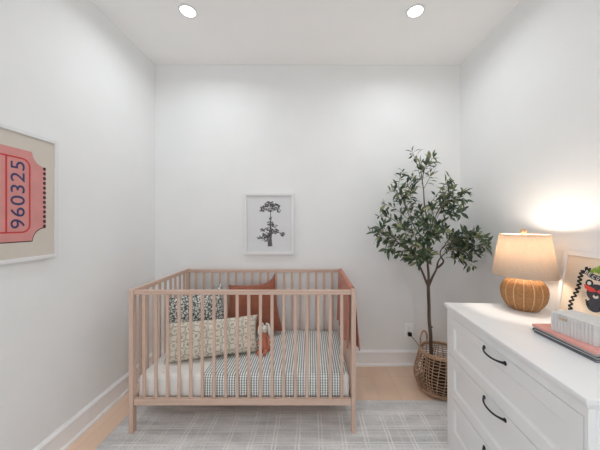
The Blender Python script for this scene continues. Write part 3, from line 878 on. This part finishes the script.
for (z0, z1) in rows_:
    bm = bmesh.new(); x0, x1 = sw, L-sr; bw = 0.052; bv = 0.010; y0 = -0.002; rec = 0.009
    def quad(*ps): bm.faces.new([bm.verts.new(p) for p in ps])
    o_ = [(x0, z0), (x1, z0), (x1, z1), (x0, z1)]
    i_ = [(x0+bw, z0+bw-0.004), (x1-bw, z0+bw-0.004), (x1-bw, z1-bw), (x0+bw, z1-bw)]
    j_ = [(i_[0][0]+bv, i_[0][1]+bv), (i_[1][0]-bv, i_[1][1]+bv), (i_[2][0]-bv, i_[2][1]-bv), (i_[3][0]+bv, i_[3][1]-bv)]
    vo = [bm.verts.new((x, y0, z)) for x, z in o_]; vi = [bm.verts.new((x, y0, z)) for x, z in i_]; vj = [bm.verts.new((x, y0+rec, z)) for x, z in j_]; vb = [bm.verts.new((x, y0+0.020, z)) for x, z in o_]
    for k in range(4):
        m = (k+1) % 4
        bm.faces.new((vo[k], vo[m], vi[m], vi[k])); bm.faces.new((vi[k], vi[m], vj[m], vj[k])); bm.faces.new((vo[k], vb[k], vb[m], vo[m]))
    bm.faces.new(vj); bm.faces.new(vb)
    dw = obj('drawer', bm, M['white_lacquer'], dr)
    hz = z1-0.019; hx = 0.433
    bm = bmesh.new(); pts = []; rad = []
    for k in range(17):
        s = -1+2*k/16; pts.append((hx+0.068*s, y0-0.003-0.023*(1-abs(s)**2.6), hz-0.004*(1-s*s))); rad.append(0.0038+0.0016*abs(s)**6)
    tube(bm, pts, rad, 10)
    for s in (-1, 1): ellipsoid(bm, (hx+0.068*s, y0-0.002, hz), (0.0085, 0.004, 0.0085))
    obj('handle', bm, M['black_metal'], dw)
DT = 0.81

# ------------------------------------------------------------------ lamp
LX, LY = 1.140, 1.420
lamp = thing('table_lamp', 'lit table lamp with ribbed rattan base and linen shade on the dresser', 'lamp', (LX, LY, DT))
def bulge(r, z, a):
    return r*(1 - 0.085*(0.5+0.5*math.cos(a*14))**3)
prof = [(0.002, 0.0005), (0.058, 0.0005), (0.068, 0.006), (0.084, 0.022), (0.096, 0.042), (0.1025, 0.066), (0.104, 0.086), (0.100, 0.108), (0.089, 0.128), (0.068, 0.143), (0.042, 0.151), (0.016, 0.154), (0.002, 0.154)]
prof = [(r, z*1.13) for r, z in prof]
pr2 = []
for i in range(len(prof)-1):
    for k in range(3):
        t = k/3; pr2.append((prof[i][0]*(1-t)+prof[i+1][0]*t, prof[i][1]*(1-t)+prof[i+1][1]*t))
pr2.append(prof[-1])
bm = bmesh.new(); lathe(bm, pr2, 140, 0, bulge); body = obj('lamp_base', bm, M['rattan'], lamp, True)
bm = bmesh.new()
for k in range(14):
    a = 2*math.pi*k/14
    tube(bm, [(bulge(r, z, a)*math.cos(a)*1.002, bulge(r, z, a)*math.sin(a)*1.002, z) for r, z in prof[2:-2]], 0.0034, 6)
obj('ribs', bm, M['rattan_rib'], body)
bm = bmesh.new(); tube(bm, [(0, 0, 0.170), (0, 0, 0.215)], 0.009, 12); tube(bm, [(0, 0, 0.215), (0, 0, 0.245)], 0.014, 14); obj('socket', bm, M['brass'], lamp)
SZ0, SZ1, SR0, SR1 = 0.180, 0.400, 0.143, 0.110
bm = bmesh.new()
t1 = 0.0018
lathe(bm, [(SR0, SZ0), (SR1, SZ1), (SR1-t1, SZ1), (SR0-t1, SZ0), (SR0, SZ0)], 64)
sh = obj('lamp_shade', bm, M['shade'], lamp, True)
for r, z in ((SR0, SZ0+0.003), (SR1, SZ1-0.003)):
    bm = bmesh.new(); tube(bm, [(r*math.cos(2*math.pi*i/64), r*math.sin(2*math.pi*i/64), z) for i in range(64)], 0.0022, 6, True)
    obj('shade_trim', bm, M['shade'], sh)
bm = bmesh.new()
for k in range(3):
    a = 2*math.pi*k/3+0.5; tube(bm, [(0, 0, SZ1-0.012), (SR1*math.cos(a)*0.5, SR1*math.sin(a)*0.5, SZ1-0.010), ((SR1-0.002)*math.cos(a), (SR1-0.002)*math.sin(a), SZ1-0.003)], 0.0015, 6)
tube(bm, [(0.012*math.cos(q), 0, 0) if False else (0.045*math.sin(q)*(1 if i < 99 else 1), 0.0, 0.245+(SZ1-0.012-0.245)*(i/16)) for i, q in [(i, math.pi*i/16) for i in range(17)]], 0.0013, 6)
tube(bm, [(-0.045*math.sin(math.pi*i/16), 0.0, 0.245+(SZ1-0.012-0.245)*(i/16)) for i in range(17)], 0.0013, 6)
obj('harp', bm, M['brass'], lamp)
bm = bmesh.new(); lathe(bm, [(0.001, SZ1-0.014), (0.009, SZ1-0.012), (0.010, SZ1-0.002), (0.014, SZ1+0.004), (0.014, SZ1+0.020), (0.010, SZ1+0.026), (0.001, SZ1+0.027)], 20); obj('finial', bm, M['brass'], lamp, True)
bm = bmesh.new(); ellipsoid(bm, (0, 0, 0.282), (0.026, 0.026, 0.034)); obj('bulb', bm, M['bulb'], lamp, True)

# ------------------------------------------------------------------ books and box
def book(cx, cy, z0, lx, ly, t, rz, cov, label, name='hardcover_book', ct=0.0016, spine=True):
    b = thing(name, label, 'book', (cx, cy, z0), rz, 'books stacked on the dresser')
    bm = bmesh.new()
    box(bm, (-lx/2, -ly/2, 0), (lx/2, ly/2, ct), 0.0005, 0, 1); box(bm, (-lx/2, -ly/2, t-ct), (lx/2, ly/2, t), 0.0005, 0, 1)
    if spine == 'x': box(bm, (-lx/2, -ly/2, ct), (-lx/2+ct, ly/2, t-ct))
    else: box(bm, (-lx/2, ly/2-ct, ct), (lx/2, ly/2, t-ct))
    obj('cover', bm, M[cov], b)
    obj('pages', B((-lx/2+0.004, -ly/2+0.004, ct), (lx/2-0.004, ly/2-0.004, t-ct)), M['pages'], b)
    return b
bx, by_ = 1.072, 0.995
z = DT + 0.0004
book(bx+0.001, by_-0.003, z, 0.270, 0.245, 0.0080, R(-0.5), 'book_black', 'dark slate book at the bottom of the stack on the dresser', spine='x'); z += 0.0082
book(bx, by_, z, 0.272, 0.250, 0.0090, R(0.6), 'book_navy', 'navy book with white page edges second from the bottom of the stack', spine='y'); z += 0.0092
book(bx+0.002, by_+0.001, z, 0.268, 0.248, 0.0080, R(-0.4), 'book_grey', 'grey book directly under the pink book in the stack', spine='x'); z += 0.0082
book(bx, by_, z, 0.274, 0.252, 0.0090, R(0.3), 'book_pink', 'pink book on top of the stack under the white box', spine='x'); z += 0.0092
# fluted box
rb = thing('fluted_box', 'white fluted keepsake box with small tan tag on the pink book', 'box', (1.021, 0.992, z), R(8))
bm = bmesh.new(); bl, bd, bh = 0.150, 0.105, 0.056
outl = []
def fl(n, f):
    for i in range(n*4):
        s = i/(n*4); outl.append(f(s, 0.0035*abs(math.sin(math.pi*s*n))))
fl(13, lambda s, h: (-bd/2-h, bl/2-bl*s)); fl(9, lambda s, h: (-bd/2+bd*s, -bl/2-h)); fl(13, lambda s, h: (bd/2+h, -bl/2+bl*s)); fl(9, lambda s, h: (bd/2-bd*s, bl/2+h))
plate(bm, outl, 0.0003, bh, lambda u, v, w: (u, v, w)); obj('box_body', bm, M['stone'], rb)
bm = bmesh.new(); plate(bm, [(u*1.0, v*1.0) for u, v in outl], bh+0.0008, bh+0.016, lambda u, v, w: (u, v, w)); obj('lid', bm, M['stone'], rb)
bm = B((-bd/2-0.0055, -0.006+0.02, bh-0.004), (-bd/2-0.002, 0.028+0.012, bh+0.006), 0.001); obj('tag', bm, M['tag_brass'], rb)

# ------------------------------------------------------------------ cat print leaning on the right wall
fw_, fh_, fd_ = 0.290, 0.318, 0.018
lean = math.asin(0.052/fh_)
cp = thing('framed_cat_print', 'small framed print of a black cat leaning on the right wall', 'picture', (1.276, 1.372-fw_/2, DT+0.0005), R(-90))
tilt = Matrix.Rotation(-lean, 4, 'X')
obj('frame', frame_bm(fw_, fh_, 0.020, fd_, 0), M['white_frame'], cp, mw=tilt)
obj('print', B((-fw_/2+0.010, -0.012, 0.010), (fw_/2-0.010, -0.001, fh_-0.010)), M['cat_paper'], cp, mw=tilt)
def cp2(px, py):       # where a point of the drawing sits on the sheet
    Y = 1.29*F/(px-VPX); zz = HZ-(py-VPY)*Y/F
    return ((1.372-fw_/2)-Y, (zz-DT)/math.cos(lean))
to3 = lambda u, v, w: (u, -0.012-w, v)
bm = bmesh.new()
cl = smooth_path([(574.5, 310, 0), (574, 302, 0), (577, 294, 0), (579, 286, 0), (578.8, 278, 0), (580.5, 271.5, 0)], 4)
tail = [(p.x + (2.3 if k % 2 else -2.3), p.y + (0.6 if k % 2 else -0.6)) for k, p in enumerate(cl)]
strip(bm, [cp2(*p) for p in tail], 0.0085, 0.0001, 0.0008, to3, 0)
tail2 = [(580, 271), (583.5, 273.5), (583.0, 267.5), (587, 272.5), (587, 268.5)]
strip(bm, [cp2(*p) for p in tail2], 0.010, 0.0001, 0.0008, to3, 0)
# arched word band
band = [(583, 271), (586, 273.5), (590, 276.5), (596, 279), (603, 280), (612, 278.5)]
strip(bm, [cp2(*p) for p in band], 0.024, 0.0001, 0.0007, to3, 1)
for cx_, cy_, r_ in ((589.5, 272, 0.010), (592.5, 270.5, 0.012), (596, 272, 0.013), (600, 271, 0.012), (605, 272, 0.011), (596, 268.6, 0.010)):
    u, v = cp2(cx_, cy_); plate(bm, [(u+r_*(1.3 if i % 2 else 0.7)*math.cos(6.283*i/12), v+r_*(1.2 if i % 2 else 0.7)*math.sin(6.283*i/12)) for i in range(12)], 0.0001, 0.0010+0.0001*r_*100, to3, 3)
# cat head: ears, face, red glasses, muzzle
hc = cp2(597, 293)
plate(bm, circle2(hc[0], hc[1]-0.004, 0.042, 20, 0.040), 0.0001, 0.0009, to3, 1)
for s in (-1, 1):
    plate(bm, circle2(hc[0]+s*0.036, hc[1]+0.034, 0.017, 16), 0.0001, 0.0008, to3, 0); plate(bm, circle2(hc[0]+s*0.036, hc[1]+0.034, 0.009, 12), 0.0001, 0.0012, to3, 4)
    plate(bm, [(hc[0], hc[1]+0.004), (hc[0]+s*0.012, hc[1]+0.015), (hc[0]+s*0.058, hc[1]+0.026), (hc[0]+s*0.052, hc[1]+0.008), (hc[0]+s*0.030, hc[1]-0.004), (hc[0]+s*0.010, hc[1]-0.002)][::s], 0.0001, 0.0014, to3, 2)
    for k in range(3): strip(bm, [(hc[0]+s*0.024, hc[1]-0.016-0.004*k), (hc[0]+s*0.060, hc[1]-0.010-0.011*k)], 0.0011, 0.0001, 0.0013, to3, 0)
    zz_ = [(hc[0]+s*(0.040-0.006*k), hc[1]-0.050-0.009*k+(0.012 if k % 2 else 0)) for k in range(4)]
    strip(bm, zz_, 0.012, 0.0001, 0.0010, to3, 0)
plate(bm, circle2(hc[0], hc[1]-0.060, 0.034, 18, 0.030), 0.0001, 0.0006, to3, 1)
plate(bm, circle2(hc[0], hc[1]-0.020, 0.012, 14, 0.009), 0.0001, 0.0013, to3, 4)
plate(bm, circle2(hc[0], hc[1]-0.014, 0.006, 12, 0.004), 0.0001, 0.0016, to3, 0)
obj('cat_illustration', bm, [M['ink_black'], M['ink_slate'], M['ink_red'], M['ink_green'], M['ink_white']], cp, mw=tilt)
for ch, (px, py), an in (('B', (584.6, 272.5), -26), ('E', (587.6, 274.8), -26), ('C', (592, 277.4), -16), ('O', (596.3, 279), -8), ('O', (601, 279.8), 0), ('L', (606, 279.4), 10)):
    u, v = cp2(px, py)
    mw = tilt @ Matrix.Translation((u, -0.0130, v)) @ Matrix.Rotation(R(90), 4, 'X') @ Matrix.Rotation(R(an), 4, 'Z')
    text_mesh('letter', ch, 0.02, M['ink_white'], cp, mw, 0.0004, 0.011, 0.016)

# ------------------------------------------------------------------ downlights
def downlight(x, y, label, power):
    d = thing('recessed_downlight', label, 'ceiling light', (x, y, ZC), 0, 'recessed ceiling downlights')
    bm = bmesh.new(); lathe(bm, [(0.046, 0.0), (0.060, 0.0), (0.060, -0.004), (0.056, -0.007), (0.048, -0.006), (0.046, -0.002), (0.046, 0.0)], 40); obj('trim_ring', bm, M['white_frame'], d, True)
    bm = bmesh.new(); lathe(bm, [(0.0005, -0.001), (0.046, -0.001), (0.046, -0.004), (0.0005, -0.004)], 32); obj('lens', bm, M['lens'], d)
    la = bpy.data.lights.new('downlight_lamp', 'AREA'); la.shape = 'DISK'; la.size = 0.08; la.energy = power; la.spread = R(160); la.color = (0.928, 0.968, 1.0)
    o = bpy.data.objects.new('downlight_lamp', la); COL.objects.link(o); o.location = (0, 0, -0.009); o.parent = d
PD_ = 3.15
a1, a2 = at(188, 11, 1.766), at(415.5, 12, 1.766)
downlight(a1.x, 1.766, 'round recessed ceiling downlight on the left above the crib', PD_)
downlight(a2.x, 1.766, 'round recessed ceiling downlight on the right near the olive tree', PD_)
downlight(a1.x, -0.75, 'added unseen fill downlight in the ceiling on the left behind the viewer', PD_*2.1)  # rear pair added out of view to brighten the room
downlight(a2.x, -0.75, 'added unseen fill downlight in the ceiling on the right behind the viewer', PD_*2.1)

bl_ = bpy.data.lights.new('bulb_light', 'POINT'); bl_.energy = 3.8; bl_.color = (1.0, 0.89, 0.76); bl_.shadow_soft_size = 0.03
o = bpy.data.objects.new('bulb_light', bl_); COL.objects.link(o); o.location = (0, 0, 0.362); o.parent = lamp

# portal guiding sky fill through the added rear window
pl = bpy.data.lights.new('fill_window_portal', 'AREA'); pl.shape = 'RECTANGLE'; pl.size = WX1-WX0-0.02; pl.size_y = WZ1-WZ0-0.02; pl.cycles.is_portal = True
o = bpy.data.objects.new('fill_window_portal', pl); COL.objects.link(o); o.location = ((WX0+WX1)/2, YF-0.09, (WZ0+WZ1)/2); o.rotation_euler = (R(90), 0, 0)
W = bpy.data.worlds.new('daylight'); S.world = W; W.use_nodes = True
bg = W.node_tree.nodes['Background']; bg.inputs[0].default_value = (0.84, 0.93, 1.0, 1); bg.inputs[1].default_value = 1.25

# ------------------------------------------------------------------ camera
cam = bpy.data.cameras.new('camera'); cam.sensor_width = 36; cam.lens = F/600*36
cam.shift_x = -(VPX-300)/600; cam.shift_y = (VPY-225)/600
cam.clip_start = 0.02
co = bpy.data.objects.new('camera', cam); COL.objects.link(co); co.location = (0, 0, HZ); co.rotation_euler = (R(90), 0, 0)
S.camera = co
S.view_settings.view_transform = 'Standard'; S.view_settings.look = 'None'; S.view_settings.gamma = 1
S.view_settings.use_curve_mapping = False; S.view_settings.exposure = 0.20
S.cycles.diffuse_bounces = 10; S.cycles.max_bounces = 14
